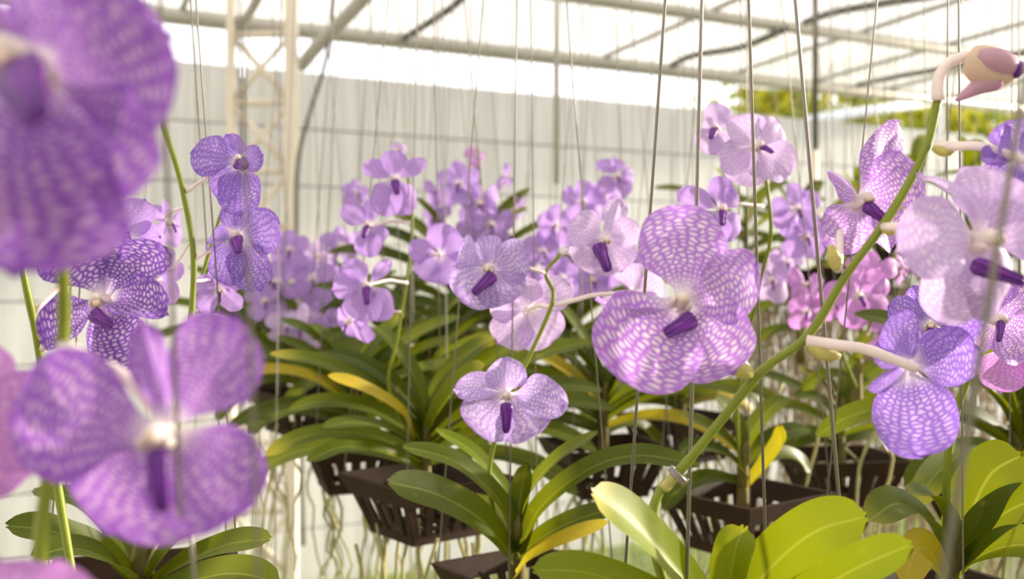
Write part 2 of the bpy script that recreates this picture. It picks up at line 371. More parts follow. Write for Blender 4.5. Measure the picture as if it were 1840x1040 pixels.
def lobes():
    a, b = lathe([(-.55, .1), (-.3, .3), (.1, .34), (.42, .2), (.52, .05)], 8)
    l = [(x * .5 - .42, y * .8 - .25, z + .35) for x, y, z in a]; r = [(x * .5 + .42, y * .8 - .25, z + .35) for x, y, z in a]
    return join((l, b), (r, b))
COL = mesh('column', join(lathe([(-.15, .3), (.05, .46), (.35, .42), (.7, .36), (.95, .26), (1.02, .1)]), lobes()), MAT['column'])
CAP = mesh('anther_cap', lathe([(.0, .05), (.06, .24), (.2, .3), (.34, .22), (.42, .06)]), MAT['cap'])
def frame(y, hint, roll=0):
    y = y.normalized(); z = hint - y * hint.dot(y)
    if z.length < 1e-4: z = V((0, 0, 1)) - y * y.z
    z.normalize(); x = y.cross(z)
    if roll: q = Matrix.Rotation(R(roll), 3, y); x = q @ x; z = q @ z
    return x, y, z
def cols(x, y, z): return Matrix((x, y, z)).transposed()
def pedicel(c, f, at, r):
    a = V(at)
    mid = a.lerp(c - f * .014, .55) + V((0, 0, .004))
    return tube([a, a.lerp(mid, .5), mid, c - f * .006, c], lambda s: r * (1.25 - .35 * s), 7, 12)
FN = [0]
def core(fl, c, f, up, lipdir, liplen, sz, lipw=1.0, lo=None):
    x, y, z = frame(up, f); s = sz
    place(bpy.data.objects.new('column', COL), fl, c + f * s * .05, cols(x * s * .24, y * s * .24, z * s * .34))
    place(bpy.data.objects.new('anther_cap', CAP), fl, c + f * s * .32 + y * s * .02, cols(x * s * .19, y * s * .19, z * s * .2))
    lx, ly, lz = frame(lipdir, f + V((0, 0, .3)))
    place(bpy.data.objects.new('lip', LIP), fl, (c + f * s * .26 + lo) if lo is not None else (c + f * s * .22 + ly * s * .1), cols(lx * liplen * lipw, ly * liplen, lz * liplen))
def flower_spec(plant, px, py, d, teps, lip, mat, attach=None, face=(0, -1, .05), size=None, ped=.0017, back=False, lipw=1.0):
    """teps: (kind, dx px, dy px, dz m towards the camera, width px, roll deg)"""
    FN[0] += 1; g = random.Random(FN[0]); m = MAT[mat]; c = P(px, py, d); f = V(face).normalized()
    at = P(*attach) if attach else c - f * .03 + V((0, .01, -.015))
    fl = place(bpy.data.objects.new('flower', mesh('flower', pedicel(c, f, at, ped), MAT['pedicel'], c)), plant, c)
    sz = size or sum(math.hypot(t[1], t[2]) for t in teps) / len(teps) / F * d
    for kind, dx, dy, dz, wd, roll in teps:
        tip = P(px + dx, py + dy, d - dz); ax = tip - c; L = ax.length
        hint = V((0, -1, 0)) * (-1 if back else 1) + f * .3
        x, y, z = frame(ax, hint, roll); wm = wd / F * d * (1 if kind == 'sepal' else .93)
        nm = 'petal' if kind in ('petal', 'narrow') else 'sepal'
        place(bpy.data.objects.new(nm, tepal_mesh(kind, g.randrange(5), m)), fl, c + f * sz * .03, cols(x * wm, y * L, z * L * .9))
    if lip: 
        ld = P(px + lip[0], py + lip[1], d - lip[2]) - c
        core(fl, c, f, V((0, 0, 1)) + V((-ld.x, -ld.y, -ld.z)).normalized() * .5, ld, ld.length, sz, lipw, V((lip[3] / F * d, 0, -lip[4] / F * d)) if len(lip) > 3 else None)
    return fl
def flower_std(plant, px, py, d, r, yaw=0, pitch=0, roll=0, mat='soft', attach=None):
    FN[0] += 1; g = random.Random(FN[0] * 3 + 1); m = MAT[mat]; c = P(px, py, d); sz = r / F * d
    ya, pi = R(yaw), R(pitch); f = V((math.sin(ya) * math.cos(pi), -math.cos(ya) * math.cos(pi), math.sin(pi)))
    X, Y, Z = frame(V((0, 0, 1)), f) if abs(f.z) < .95 else frame(V((0, 1, 0)), f)
    zz = f; yy = (V((0, 0, 1)) - zz * zz.z).normalized(); yy = Matrix.Rotation(R(roll), 3, zz) @ yy; xx = yy.cross(zz)
    at = P(*attach) if attach else c - f * .028 + V((0, .005, -.02))
    fl = place(bpy.data.objects.new('flower', mesh('flower', pedicel(c, f, at, .0012), MAT['pedicel'], c)), plant, c)
    for kind, a, L, wd, tl in (('dorsal', 0, .95, .74, .05), ('sepal', 140, 1.08, .9, -.02), ('sepal', -140, 1.08, .9, -.02), ('petal', 68, 1.0, .8, .12), ('petal', -68, 1.0, .8, .12)):
        a = R(a + g.uniform(-9, 9)); L *= sz * g.uniform(.92, 1.08)
        y = (xx * math.sin(a) + yy * math.cos(a) + zz * (tl + g.uniform(-.25, .25))).normalized()
        x, y, z = frame(y, zz, g.uniform(-22, 22))
        place(bpy.data.objects.new('petal' if kind == 'petal' else 'sepal', tepal_mesh(kind, g.randrange(5), m)), fl, c + f * sz * (.03 + (.02 if kind == 'petal' else 0)), cols(x * wd * sz, y * L, z * L * .9))
    core(fl, c, f, yy, -yy * .75 + zz * .6, sz * .42, sz)
    return fl
def leaf_vf(pts, width, hint, fold=.55, notch=.0018, n=22):
    c = spline(pts, n); us = (-1, -.62, -.25, 0, .25, .62, 1); v, f, uv = [], [], []
    for i, p in enumerate(c):
        s = i / (n - 1); t = (c[min(i + 1, n - 1)] - c[max(i - 1, 0)]).normalized()
        sd = t.cross(hint).normalized(); nr = sd.cross(t)
        hw = width * .5 * (.62 + .38 * sstep(0, .45, s)) * math.sqrt(max(.0, 1 - .95 * max(0, (s - .7) / .3) ** 2.4))
        fo = fold * (1 - .72 * s)
        for u in us:
            a = abs(u); off = t * (notch * (math.exp(-((a - .5) / .25) ** 2) * (1.15 if u > 0 else .8) - .9 * math.exp(-(a / .18) ** 2) - .6 * a ** 4)) * (1 if i == n - 1 else 0)
            v.append(p + sd * u * hw + nr * fo * (a ** 1.3) * hw + off); uv.append((a, s))
    m = len(us)
    for i in range(n - 1):
        for q in range(m - 1): b = i * m + q; f.append((b, b + 1, b + m + 1, b + m))
    return (v, f), uv
def leaf(plant, pts, width, hint=(0, -.55, 1), mat='leaf', fold=.55, notch=.0018):
    vf, uv = leaf_vf(pts, width, V(hint), fold, notch)
    return part('leaf', vf, MAT[mat], plant, uv={'leaf': uv})
def pleaf(plant, pix, width, hint=(0, -.55, 1), mat='leaf', fold=.55, notch=.0018): return leaf(plant, [P(*q) for q in pix], width, hint, mat, fold, notch)
def fan(plant, base, az, n, L, wd, g, h=.1, mat='leaf', yellow=0):
    n += 6 if n > 7 else 0; wd *= 1.25; L *= 1.12; h *= .62
    """two ranked fan of arching leaves on a short trunk; az = direction of the fan plane"""
    part('trunk', tube([base - V((0, 0, .05)), base + V((0, 0, h * .5)), base + V((.004, 0, h))], lambda s: .0088 - .004 * s, 8, 6), MAT['trunk'], plant)
    for i in range(n):
        s = i / (n - 1); side = 1 if i % 2 else -1
        a = az + (0 if side > 0 else math.pi) + g.gauss(0, .3)
        e = R(18 + 55 * s + g.uniform(-8, 8)); droop = R(g.uniform(50, 90)) * (1.05 - .4 * s)
        l = L * g.uniform(.75, 1.1) * (1 - .4 * max(0, s - .7) / .3)
        p = base + V((0, 0, h * (.1 + .85 * s))); pts = [p.copy()]; K = 6
        for q in range(K):
            ee = e - droop * (q / K) ** 1.2; p = p + V((math.cos(a) * math.cos(ee), math.sin(a) * math.cos(ee), math.sin(ee))) * l / K; pts.append(p.copy())
        leaf(plant, pts, wd * g.uniform(.85, 1.15), V((-math.cos(a) * .5, -math.sin(a) * .5 - .75, 1)), 'leafy' if g.random() < yellow else mat, .5, .0018)
def roots(plant, c, n, length, g, r=.0022, spread=.06, mat='root', wig=.012):
    for i in range(n):
        p = c + V((g.uniform(-spread, spread), g.uniform(-spread, spread), g.uniform(-.01, .02))); pts = [p.copy()]
        l = length * g.uniform(.4, 1.15); K = 9; drift = V((g.gauss(0, .14), g.gauss(0, .14), 0)) * .5
        for q in range(K): p = p + V((g.gauss(0, wig), g.gauss(0, wig), -l / K)) + drift * (l / K) * (1 if q < 3 else .2); pts.append(p.copy())
        part('root', tube(pts, lambda s: r * (1.1 - .35 * s), 5, 14), MAT[mat], plant)
def stalk(plant, pix, r=.0024, n=26, r1=None):
    r1 = r1 or r * .75
    return part('flower_stalk', tube([P(*q) for q in pix], lambda s: (r + (r1 - r) * s) * (1 + .06 * math.sin(s * 40)), 9, n), MAT['stalk'], plant)
# basket (shared meshes, built at 0.16 m)
BS, BH = .16, .072
def band(h0, h1, z0, z1, t):
    v, f = [], []
    for h, z in ((h0, z0), (h1, z1), (h1 - t, z1), (h0 - t, z0)):
        v += [V((-h, -h, z)), V((h, -h, z)), V((h, h, z)), V((-h, h, z))]
    for k in range(4):
        a, b = k * 4, ((k + 1) % 4) * 4
        for q in range(4): q2 = (q + 1) % 4; f.append((a + q, a + q2, b + q2, b + q))
    return v, f
RIM = mesh('rim', band(BS * .46, BS * .53, -.024, 0, .006), MAT['basket'], smooth=False)
hb = BS * .32
BASE = mesh('base', join(band(hb + .002, hb + .002, -BH - .004, -BH + .008, .008), *[box((x, 0, -BH), .007, hb * 2, .005) for x in (-.035, -.012, .012, .035)], box((0, 0, -BH), hb * 2, .008, .005)), MAT['basket'], smooth=False)
def slat_m():
    a = box((0, 0, 0), .011, .004, 1)
    return mesh('slat', a, MAT['basket'], smooth=False)
SLAT = slat_m()
def basket(c, rot, label, scale=1.0, group=None, hook=True, hooktop=None, hlabel=None):
    assert hlabel
    c = V(c); Rz = Matrix.Rotation(rot, 3, 'Z')
    S = Matrix.Scale(scale, 3)
    b = thing('hanging_basket', c - V((0, 0, BH * scale)), label, 'basket', group)
    place(bpy.data.objects.new('rim', RIM), b, c, Rz @ S); place(bpy.data.objects.new('base', BASE), b, c, Rz @ S)
    for sdn in range(4):
        q = Matrix.Rotation(math.pi / 2 * sdn, 3, 'Z')
        for i in range(6):
            t = (i - 2.5) / 2.5; top = V((t * BS * .42, -BS * .445, -.018)); bot = V((t * BS * .295, -hb + .002, -BH))
            x, y, z = frame(V((1, 0, 0)), V((0, -1, 0))); ax = top - bot; ln = ax.length; ax.normalize()
            X = V((1, 0, 0)) - ax * ax.x; X.normalize(); Y = ax.cross(X)
            place(bpy.data.objects.new('slat', SLAT), b, c + Rz @ S @ q @ ((top + bot) * .5), Rz @ S @ q @ cols(X, Y, ax * ln))
    if hook:
        hp = V(hooktop) if hooktop else V((c.x, c.y, min(CAMZ + 1.25, c.z + 1.15)))
        h = thing('wire_hanger', V((c.x, c.y, c.z)), hlabel, 'wire hanger', 'wire hangers of the small baskets' if group else None)
        for sx, sy in ((-1, -1), (1, -1), (1, 1), (-1, 1)):
            p = c + Rz @ V((sx * BS * .49 * scale, sy * BS * .49 * scale, -.012))
            part('wire', tube([p, hp], .0012 if c.y < .8 else .0008, 6), MAT['wire'], h)
        part('hook', tube([hp - V((0, 0, .004)), hp + V((.006, 0, .02)), hp + V((0, 0, .04)), V((hp.x, hp.y, CAMZ + 1.43)), V((hp.x + .01, hp.y, CAMZ + 1.5))], .0016, 6, 16), MAT['wire'], h)
    return b
def wire(a, b, r, label='thin grey hanging wire', group=None, mat='wire', ext=True):
    a, b = P(*a), P(*b)
    if ext:
        dr = (a - b).normalized(); a = a + dr * max(0, (CAMZ + 1.5 - a.z)) / max(.3, dr.z); b = b - dr * .03
    return tag(part('hanging_wire', tube([a, b], r, 6), MAT[mat], origin=b), label, 'wire', group)
# ------------------------------------------------------------------ plant with the tall arching stalk and the big checkered bloom
pb = P(1300, 1120, .62)
B = thing('orchid_plant', pb, 'orchid with arching green stalk, yellow-green leaves and the big checkered lilac bloom', 'orchid', None)
part('trunk', tube([P(1305, 1200, .62), P(1295, 1130, .62), P(1300, 1080, .62)], .009, 8, 6), MAT['trunk'], B)
pleaf(B, [(1295, 1120, .62), (1215, 1025, .6), (1140, 940, .575), (1064, 884, .56)], .031, (.25, -.75, .75), 'leaf_sunlit', .5)
pleaf(B, [(1300, 1120, .62), (1312, 1040, .61), (1322, 985, .6), (1338, 946, .6)], .024, (-.5, -.9, .25), 'leaf_sunlit', .75)
pleaf(B, [(1305, 1120, .62), (1385, 1020, .61), (1465, 955, .59), (1556, 928, .575)], .035, (-.1, -.9, .6), 'leaf_sunlit', .35)
pleaf(B, [(1310, 1125, .62), (1440, 1075, .58), (1540, 1020, .55), (1638, 978, .53)], .026, (-.1, -.8, .7), 'leaf_sunlit', .4)
pleaf(B, [(1290, 1130, .62), (1180, 1075, .58), (1060, 1030, .56), (958, 1024, .55)], .024, (.1, -.7, .8), 'leaf_sunlit', .5)
pleaf(B, [(1300, 1130, .64), (1330, 1080, .7), (1390, 1050, .74), (1470, 1060, .78)], .028, mat='leaf_sunlit')
stalk(B, [(1235, 1150, .62), (1190, 1040, .61), (1172, 950, .6), (1184, 885, .6), (1222, 845, .6), (1300, 750, .595), (1370, 665, .59), (1452, 603, .59), (1520, 495, .59), (1600, 385, .585), (1662, 270, .58), (1686, 178, .58)], .0034, 60, .0024)
tie = P(1218, 854, .599); ta = (P(1240, 825, .6) - P(1196, 872, .6)).normalized(); tx, ty, tz = frame(ta, V((0, -1, 0))); tp = []
for i in range(48):
    a = i / 47 * 6 * math.pi; tp.append(tie + tx * math.cos(a) * .0062 + tz * math.sin(a) * .0062 + ty * (i / 47 - .5) * .004)
part('wire_tie', tube(tp, .0009, 6), MAT['wire'], B)
for q in ((1200, 868, .6), ): part('node_sheath', tube([P(1190, 878, .6), P(1203, 866, .6), P(1212, 856, .6)], .0036, 8, 6), MAT['bract'], B)
def bract(pl, a, b, c, r=.0036): part('bract', tube([P(*a), P(*b), P(*c)], lambda s: r * (.35 + 1.1 * math.sin(math.pi * min(1, s * .85 + .12))) , 8, 8), MAT['bract'], pl)
bract(B, (1352, 672, .588), (1328, 662, .585), (1302, 636, .58)); bract(B, (1452, 616, .588), (1478, 634, .585), (1510, 640, .585), .0032)
bract(B, (1585, 408, .583), (1602, 412, .58), (1620, 410, .578), .0028); bract(B, (1676, 264, .578), (1700, 270, .575), (1720, 258, .575), .0028)
bract(B, (1504, 486, .588), (1498, 462, .588), (1492, 440, .588), .0028)
# the big bloom
flower_spec(B, 1225, 540, .56, [('dorsal', -12, -176, -.006, 168, 0), ('narrow', -150, 38, -.018, 100, -55), ('sepal', -112, 138, .004, 205, 10), ('sepal', 88, 132, .0, 158, -8), ('petal', 138, -42, .014, 150, 14)],
            (-54, 26, .006, 20, 34), 'lilac', (1346, 668, .588), (-.12, -1, .05), .045, .0024, lipw=1.5)
# two blooms higher on the stalk
flower_spec(B, 1538, 362, .61, [('dorsal', 98, -138, -.004, 105, 14), ('sepal', 72, 78, -.012, 80, -10), ('sepal', -34, 92, .006, 92, 24), ('petal', 112, -66, .01, 120, -24), ('narrow', -44, -52, .02, 52, 30)],
            (50, 34, .006, -4, 10), 'lilac', (1506, 486, .588), (.25, -1, 0), .04, .0022, lipw=1.3)
flower_spec(B, 1756, 430, .5, [('dorsal', 26, -140, -.008, 150, 0), ('narrow', -78, -132, -.004, 46, 20), ('sepal', -62, 150, -.004, 120, 20), ('sepal', 78, 122, -.006, 140, -10), ('petal', -118, 4, .016, 165, 12), ('petal', 120, -56, .006, 160, 10)],
            (105, 30, .004, -36, 44), 'pale', (1588, 408, .583), (.05, -1, -.1), .05, .0022, lipw=.9)
flower_spec(B, 1636, 656, .575, [('dorsal', -18, -82, -.018, 84, 10), ('petal', -52, -30, -.02, 70, 20), ('petal', 116, -66, -.004, 60, -30), ('sepal', 22, 166, .006, 140, 8), ('sepal', 124, -30, .012, 104, -18), ('narrow', -70, 44, -.012, 34, 0)],
            None, 'blue', (1450, 612, .588), (.1, 1, .1), .045, .003, back=True)
flower_spec(B, 1832, 285, .56, [('dorsal', 10, -70, 0, 110, 0), ('narrow', -82, -12, .004, 36, 0), ('sepal', -30, 74, .008, 110, 10), ('sepal', 60, 70, 0, 110, 0), ('petal', 80, -20, 0, 100, 0), ('petal', -52, -36, .01, 84, 20)],
            None, 'blue', (1680, 262, .578), (.3, 1, .2), .04, .0024, back=True)
# the closed bud at the tip
bud = join(tube([P(1686, 180, .58), P(1688, 140, .578), P(1706, 112, .576), P(1748, 98, .574), P(1765, 104, .572)], lambda s: .0042 - .0018 * s, 8, 14))
bo = part('bud', bud, MAT['pedicel'], B)
part('bud_petals', tube([P(1742, 108, .572), P(1755, 112, .57), P(1772, 118, .57), P(1795, 124, .57), P(1815, 128, .57), P(1830, 129, .57)], lambda s: .0115 * (math.sin(math.pi * (.2 + .76 * s)) ** .75 if s < .98 else .12), 14, 20), MAT['bud'], bo)
part('bud_sepal', tube([P(1748, 100, .566), P(1780, 106, .562), P(1810, 116, .563), P(1832, 127, .567)], lambda s: .001 + .0062 * math.sin(math.pi * (.1 + .84 * s)), 10, 14), MAT['budp'], bo)
part('bud_tip', tube([P(1822, 112, .564), P(1828, 122, .562), P(1826, 140, .564)], lambda s: .0012 + .0028 * math.sin(math.pi * s), 8, 8), MAT['lip'], bo)
part('bud_spur', tube([P(1790, 140, .57), P(1762, 152, .57), P(1740, 166, .57), P(1718, 180, .57)], lambda s: .0072 - .006 * s, 10, 10), MAT['budp'], bo)
basket(P(1312, 1165, .67), R(13), 'small dark basket under the orchid with the arching stalk', .74, hooktop=P(1300, -1480, .67), hlabel='four bright steel wires around the arching stalk, joined at a hook')

# ------------------------------------------------------------------ orchid in the middle with the front-facing small bloom
ca = V((P(942, 520, 1.06).x, 1.06, CAMZ - .296))
A = thing('orchid_plant', ca, 'orchid in a dark basket with a thin stalk and a small front-facing bloom', 'orchid')
part('trunk', tube([ca - V((.005, 0, .06)), ca + V((-.008, 0, .0)), P(928, 960, 1.0), P(930, 925, 1.0)], lambda s: .0125 - .008 * s, 8, 8), MAT['trunk'], A)
pleaf(A, [(930, 985, 1.0), (942, 900, 1.0), (1000, 825, .99), (1074, 776, .98)], .022, (-.5, -.4, .8))
pleaf(A, [(935, 995, 1.0), (968, 915, .99), (1060, 842, .97), (1150, 818, .95), (1256, 836, .94)], .026, (-.2, -.65, .8))
pleaf(A, [(932, 1000, 1.0), (975, 965, .98), (1040, 932, .96), (1112, 912, .95)], .025, (-.2, -.6, .8))
pleaf(A, [(928, 1035, 1.0), (958, 998, .97), (1020, 965, .94), (1092, 938, .92)], .019, (-.2, -.6, .8), 'leafy')
pleaf(A, [(925, 980, 1.0), (908, 890, 1.0), (852, 815, 1.0), (784, 771, 1.0)], .021, (.5, -.5, .8), 'leaf_sunlit')
pleaf(A, [(925, 992, 1.0), (900, 905, .98), (820, 830, .96), (724, 802, .94)], .024, (.3, -.6, .8))
pleaf(A, [(920, 1000, 1.0), (866, 935, .95), (785, 888, .91), (698, 866, .88)], .036, (.15, -.8, .65), 'leaf', .4)
pleaf(A, [(930, 940, 1.0), (936, 890, 1.0), (946, 836, .99)], .021, (-.3, -.9, .2), 'leaf', .7)
pleaf(A, [(930, 985, 1.0), (900, 930, 1.06), (850, 900, 1.12), (800, 905, 1.16)], .024)
stalk(A, [(915, 985, 1.0), (888, 925, .99), (878, 860, .985), (889, 790, .985), (912, 725, .99), (944, 655, .99), (985, 565, .99), (994, 525, .99), (981, 490, .99), (1008, 456, .99)], .0028, 50, .0019)
flower_spec(A, 910, 708, .93, [('dorsal', 4, -62, .004, 78, 0), ('sepal', -56, 68, 0, 108, 10), ('sepal', 56, 72, 0, 108, -10), ('petal', -86, -20, .012, 66, 34), ('petal', 98, 8, .02, 82, -30)],
            (0, 56, .006, 0, 14), 'wisteria', (905, 735, .985), (0, -1, .02), .042, .0018, lipw=1.15)
flower_spec(A, 882, 482, .95, [('dorsal', -26, -58, -.006, 66, -20), ('sepal', -50, 56, .004, 104, 10), ('sepal', 34, 62, -.004, 92, -10), ('petal', -64, -44, -.012, 62, -30), ('petal', 62, -22, .012, 96, 20)],
            (-40, 34, .006, 12, 10), 'wisteria', (980, 490, .99), (-.3, -1, -.15), .038, .0018, lipw=1.3)
flower_spec(A, 948, 556, 1.03, [('dorsal', -4, -56, 0, 70, 0), ('sepal', -50, 62, .004, 84, 8), ('sepal', 42, 62, .004, 92, -8), ('petal', -66, -14, -.006, 70, 10), ('petal', 76, -46, -.006, 74, -14)],
            None, 'pale', (992, 552, .99), (0, 1, .1), .04, .002, back=True)
flower_spec(A, 1084, 432, .985, [('dorsal', 40, -74, -.006, 52, 16), ('sepal', -44, 46, 0, 82, 0), ('sepal', 30, 56, .002, 88, -10), ('petal', -56, -30, .01, 82, 14), ('petal', 62, -22, .008, 66, -22)],
            (22, 50, .008, -16, 6), 'pale', (1007, 457, .99), (.2, -1, -.1), .038, .0018, lipw=1.4)
flower_spec(A, 1135, 525, 1.0, [('dorsal', 8, -52, 0, 80, 0), ('sepal', -30, 50, 0, 80, 0), ('sepal', 30, 50, 0, 80, 0), ('petal', 56, -10, 0, 70, 0)],
            None, 'pale', (996, 548, .99), (.3, 1, .1), .038, .0022, back=True)
basket(ca, R(35), 'dark square basket holding the middle orchid with the small front-facing bloom', .86, hlabel='grey wire hanger of the square basket in the middle')
roots(A, ca - V((0, 0, BH)), 5, .3, random.Random(5))

# ------------------------------------------------------------------ near blurred blooms on the other side
D = thing('orchid_plant', P(70, 1150, .36), 'orchid with very large plum-lilac blooms and a pink one on a bare green stalk', 'orchid')
stalk(D, [(70, 1150, .36), (74, 960, .36), (100, 760, .36), (114, 600, .36), (113, 470, .35), (100, 240, .34)], .0028, 30)
flower_spec(D, 300, 775, .33, [('dorsal', -26, -205, -.008, 78, 40), ('sepal', -128, 196, 0, 262, 6), ('sepal', 132, 150, 0, 214, -8), ('petal', -285, -50, .012, 250, 8), ('petal', 105, -196, .008, 186, -8)],
            (6, 112, .006), 'near', (112, 620, .36), (.05, -1, 0), .045, .002, lipw=1.0)
flower_spec(D, 76, 130, .275, [('dorsal', 40, -225, 0, 230, 0), ('sepal', 128, 250, -.006, 300, -6), ('sepal', -90, 330, .012, 330, 8), ('petal', 205, -40, .01, 290, 20), ('petal', -170, -70, 0, 230, -20)],
            (28, 70, .02), 'near', (105, 300, .345), (-.1, -1, -.1), .05, .002, lipw=1.5)
flower_spec(D, -85, 770, .36, [('dorsal', 0, -160, 0, 180, 0), ('petal', 175, -30, .01, 200, 10), ('sepal', 120, 80, 0, 170, 0), ('sepal', -100, 150, 0, 200, 0)], (0, 60, .01), 'pink', (95, 800, .36), (0, -1, 0), .045)
flower_spec(D, 30, 1110, .31, [('dorsal', 10, -100, 0, 200, 0), ('petal', 130, -50, .004, 150, 10), ('petal', -130, -40, 0, 180, 0), ('sepal', 80, 150, 0, 190, 0), ('sepal', -90, 150, 0, 190, 0)], (0, 60, .01), 'pink', (70, 1120, .36), (0, -1, 0), .045)
# dark checkered blooms behind them
E = thing('orchid_plant', P(130, 1120, .66), 'orchid with deep violet strongly checkered blooms behind the large plum-lilac ones', 'orchid')
stalk(E, [(150, 1150, .66), (100, 850, .66), (72, 640, .65), (45, 505, .64), (20, 380, .64)], .003, 26)
flower_spec(E, 188, 538, .62, [('dorsal', 26, -146, -.014, 66, 30), ('petal', 92, -104, -.004, 104, -20), ('sepal', 38, 142, .002, 112, -6), ('sepal', 108, 18, .012, 96, -48), ('petal', -66, -136, .012, 178, 14), ('petal', -116, 66, .006, 130, 40)],
            (34, 22, .008, -10, 18), 'deep', (70, 630, .65), (.1, -1, -.2), .043, .0022, lipw=1.5)
flower_spec(E, 232, 436, .7, [('dorsal', 28, -78, 0, 74, 10), ('sepal', 56, 40, 0, 66, 0), ('sepal', 10, 84, 0, 60, 0), ('petal', 62, -14, .006, 64, 0), ('petal', -60, -20, 0, 70, 0)], None, 'soft', (60, 560, .645), (.3, 1, 0), .036, back=True)
# lower corner plant with the violet drooping blooms on a curved stalk
cg = V((P(262, 520, .92).x, .92, CAMZ - .262))
G = thing('orchid_plant', cg, 'orchid with dark strap leaves and a curved stalk of drooping violet flowers', 'orchid')
part('trunk', tube([cg - V((0, 0, .07)), P(255, 1040, .88), P(262, 960, .88)], lambda s: .013 - .004 * s, 8, 8), MAT['trunk'], G)
pleaf(G, [(250, 1060, .88), (180, 990, .84), (95, 955, .8), (12, 944, .78)], .03, (.2, -.6, .8))
pleaf(G, [(262, 1060, .88), (330, 1012, .84), (410, 978, .8), (486, 968, .78)], .026, (-.2, -.6, .8))
pleaf(G, [(262, 1070, .86), (340, 1045, .8), (420, 1030, .76), (500, 1046, .74)], .03, (-.2, -.6, .8))
pleaf(G, [(250, 1050, .88), (275, 980, .88), (310, 920, .88), (345, 850, .88)], .026, (-.6, -.6, .5))
pleaf(G, [(255, 1055, .87), (300, 990, .85), (350, 930, .83), (390, 900, .82)], .024, (-.5, -.6, .6))
pleaf(G, [(250, 1050, .88), (210, 960, .9), (150, 900, .92), (60, 880, .94)], .026, (.4, -.5, .7))
pleaf(G, [(250, 1060, .88), (200, 1010, .82), (130, 985, .78), (60, 1000, .75)], .026, (.2, -.6, .8))
stalk(G, [(262, 1020, .89), (300, 850, .9), (335, 650, .9), (347, 520, .9), (346, 440, .9), (326, 330, .9), (298, 240, .9), (268, 150, .9)], .0032, 36)
stalk(G, [(268, 1020, .9), (320, 760, .94), (345, 570, .95), (368, 480, .95), (392, 400, .95), (412, 345, .95)], .0022, 30)
flower_spec(G, 432, 292, .88, [('petal', -88, -22, .01, 84, 10), ('dorsal', -26, -54, -.006, 40, 0), ('sepal', -40, 66, .002, 72, 20), ('sepal', -2, 94, .006, 78, -10), ('petal', 34, -14, .008, 56, -20)], (10, 6, .02), 'blue', (336, 344, .9), (.15, -1, -.2), .036, .0016, lipw=1.7)
flower_spec(G, 428, 425, .89, [('dorsal', -8, -72, -.004, 68, 0), ('petal', -66, 2, -.004, 52, 30), ('sepal', -30, 84, 0, 74, 6), ('sepal', 38, 96, 0, 78, -8), ('petal', 72, -22, .008, 94, 8)], (4, 24, .018), 'blue', (346, 470, .9), (.05, -1, -.1), .036, .0016, lipw=1.6)
flower_std(G, 395, 520, .93, 48, 10, -10, 6, 'soft', (350, 505, .9))
flower_std(G, 288, 500, .98, 55, -30, 5, 0, 'soft', (345, 430, .9)); flower_std(G, 300, 400, 1.02, 46, 60, 0, 0, 'soft', (338, 370, .9))
basket(cg, R(20), 'dark basket of the strap-leaved orchid under the drooping violet flowers', 1.0, hlabel='grey wire hanger running up past the curved violet stalk')

# ------------------------------------------------------------------ corner plant at the other end with a folded pale leaf
cc = V((P(1712, 520, .85).x, .85, CAMZ - .262))
C = thing('orchid_plant', cc, 'orchid with broad folded pale-tipped leaves and a glossy upright stalk of pinkish checkered blooms', 'orchid')
part('trunk', tube([cc - V((0, 0, .07)), P(1705, 1040, .84), P(1710, 960, .84)], lambda s: .013 - .004 * s, 8, 8), MAT['trunk'], C)
pleaf(C, [(1700, 1010, .84), (1698, 940, .83), (1672, 892, .81), (1634, 886, .79)], .024, (.2, -.3, 1), 'leaf', .9)
pleaf(C, [(1695, 1010, .84), (1668, 940, .82), (1615, 905, .79), (1562, 934, .77)], .034, (.2, -.5, .9))
pleaf(C, [(1710, 1010, .84), (1745, 920, .83), (1782, 850, .82), (1836, 818, .81)], .046, (-.6, -.8, .4), 'leaf', .3)
pleaf(C, [(1715, 1020, .84), (1770, 950, .82), (1840, 905, .8), (1920, 900, .78)], .036, (-.4, -.7, .7))
pleaf(C, [(1715, 1030, .84), (1780, 990, .8), (1850, 980, .77), (1920, 1010, .75)], .034, (-.3, -.6, .8))
pleaf(C, [(1700, 1045, .83), (1678, 1000, .8), (1650, 985, .78), (1622, 1050, .76)], .03, (.2, -.9, .5), 'leafy', .3)
pleaf(C, [(1712, 1000, .85), (1725, 920, .87), (1765, 870, .9), (1830, 880, .93)], .03)
stalk(C, [(1704, 1010, .84), (1700, 900, .83), (1706, 800, .82), (1726, 715, .81), (1752, 650, .8), (1778, 590, .8), (1790, 480, .8)], .0034, 36, .0026)
part('wire_tie', tube([P(1716, 748, .815) + V((math.cos(a) * .005, math.sin(a) * .005, .002 * a / 6)) for a in [i * .5 for i in range(26)]], .0007, 6), MAT['wire'], C)
flower_spec(C, 1786, 574, .74, [('dorsal', -22, -76, .002, 100, 0), ('sepal', -56, 54, -.006, 80, 10), ('sepal', 62, 66, .006, 108, -8), ('petal', 78, -56, .008, 96, 10), ('petal', -92, -20, -.008, 80, -10)], (-2, 34, .01), 'lilac', (1770, 610, .8), (.1, -1, .1), .036)
flower_spec(C, 1812, 620, .8, [('sepal', -12, 84, 0, 84, 0), ('sepal', 56, 60, 0, 80, 0), ('petal', 70, -10, 0, 70, 0)], None, 'pink', (1762, 630, .8), (.2, 1, .1), .036, back=True)
flower_spec(C, 1672, 586, .74, [('dorsal', -22, -74, 0, 52, 10), ('petal', -66, -36, .006, 74, 10), ('sepal', -64, 50, .008, 88, 16), ('sepal', 26, 60, 0, 70, 0), ('petal', 42, -40, .008, 66, 0)], (-2, 20, .01), 'blue', (1758, 640, .8), (-.4, -1, 0), .036)
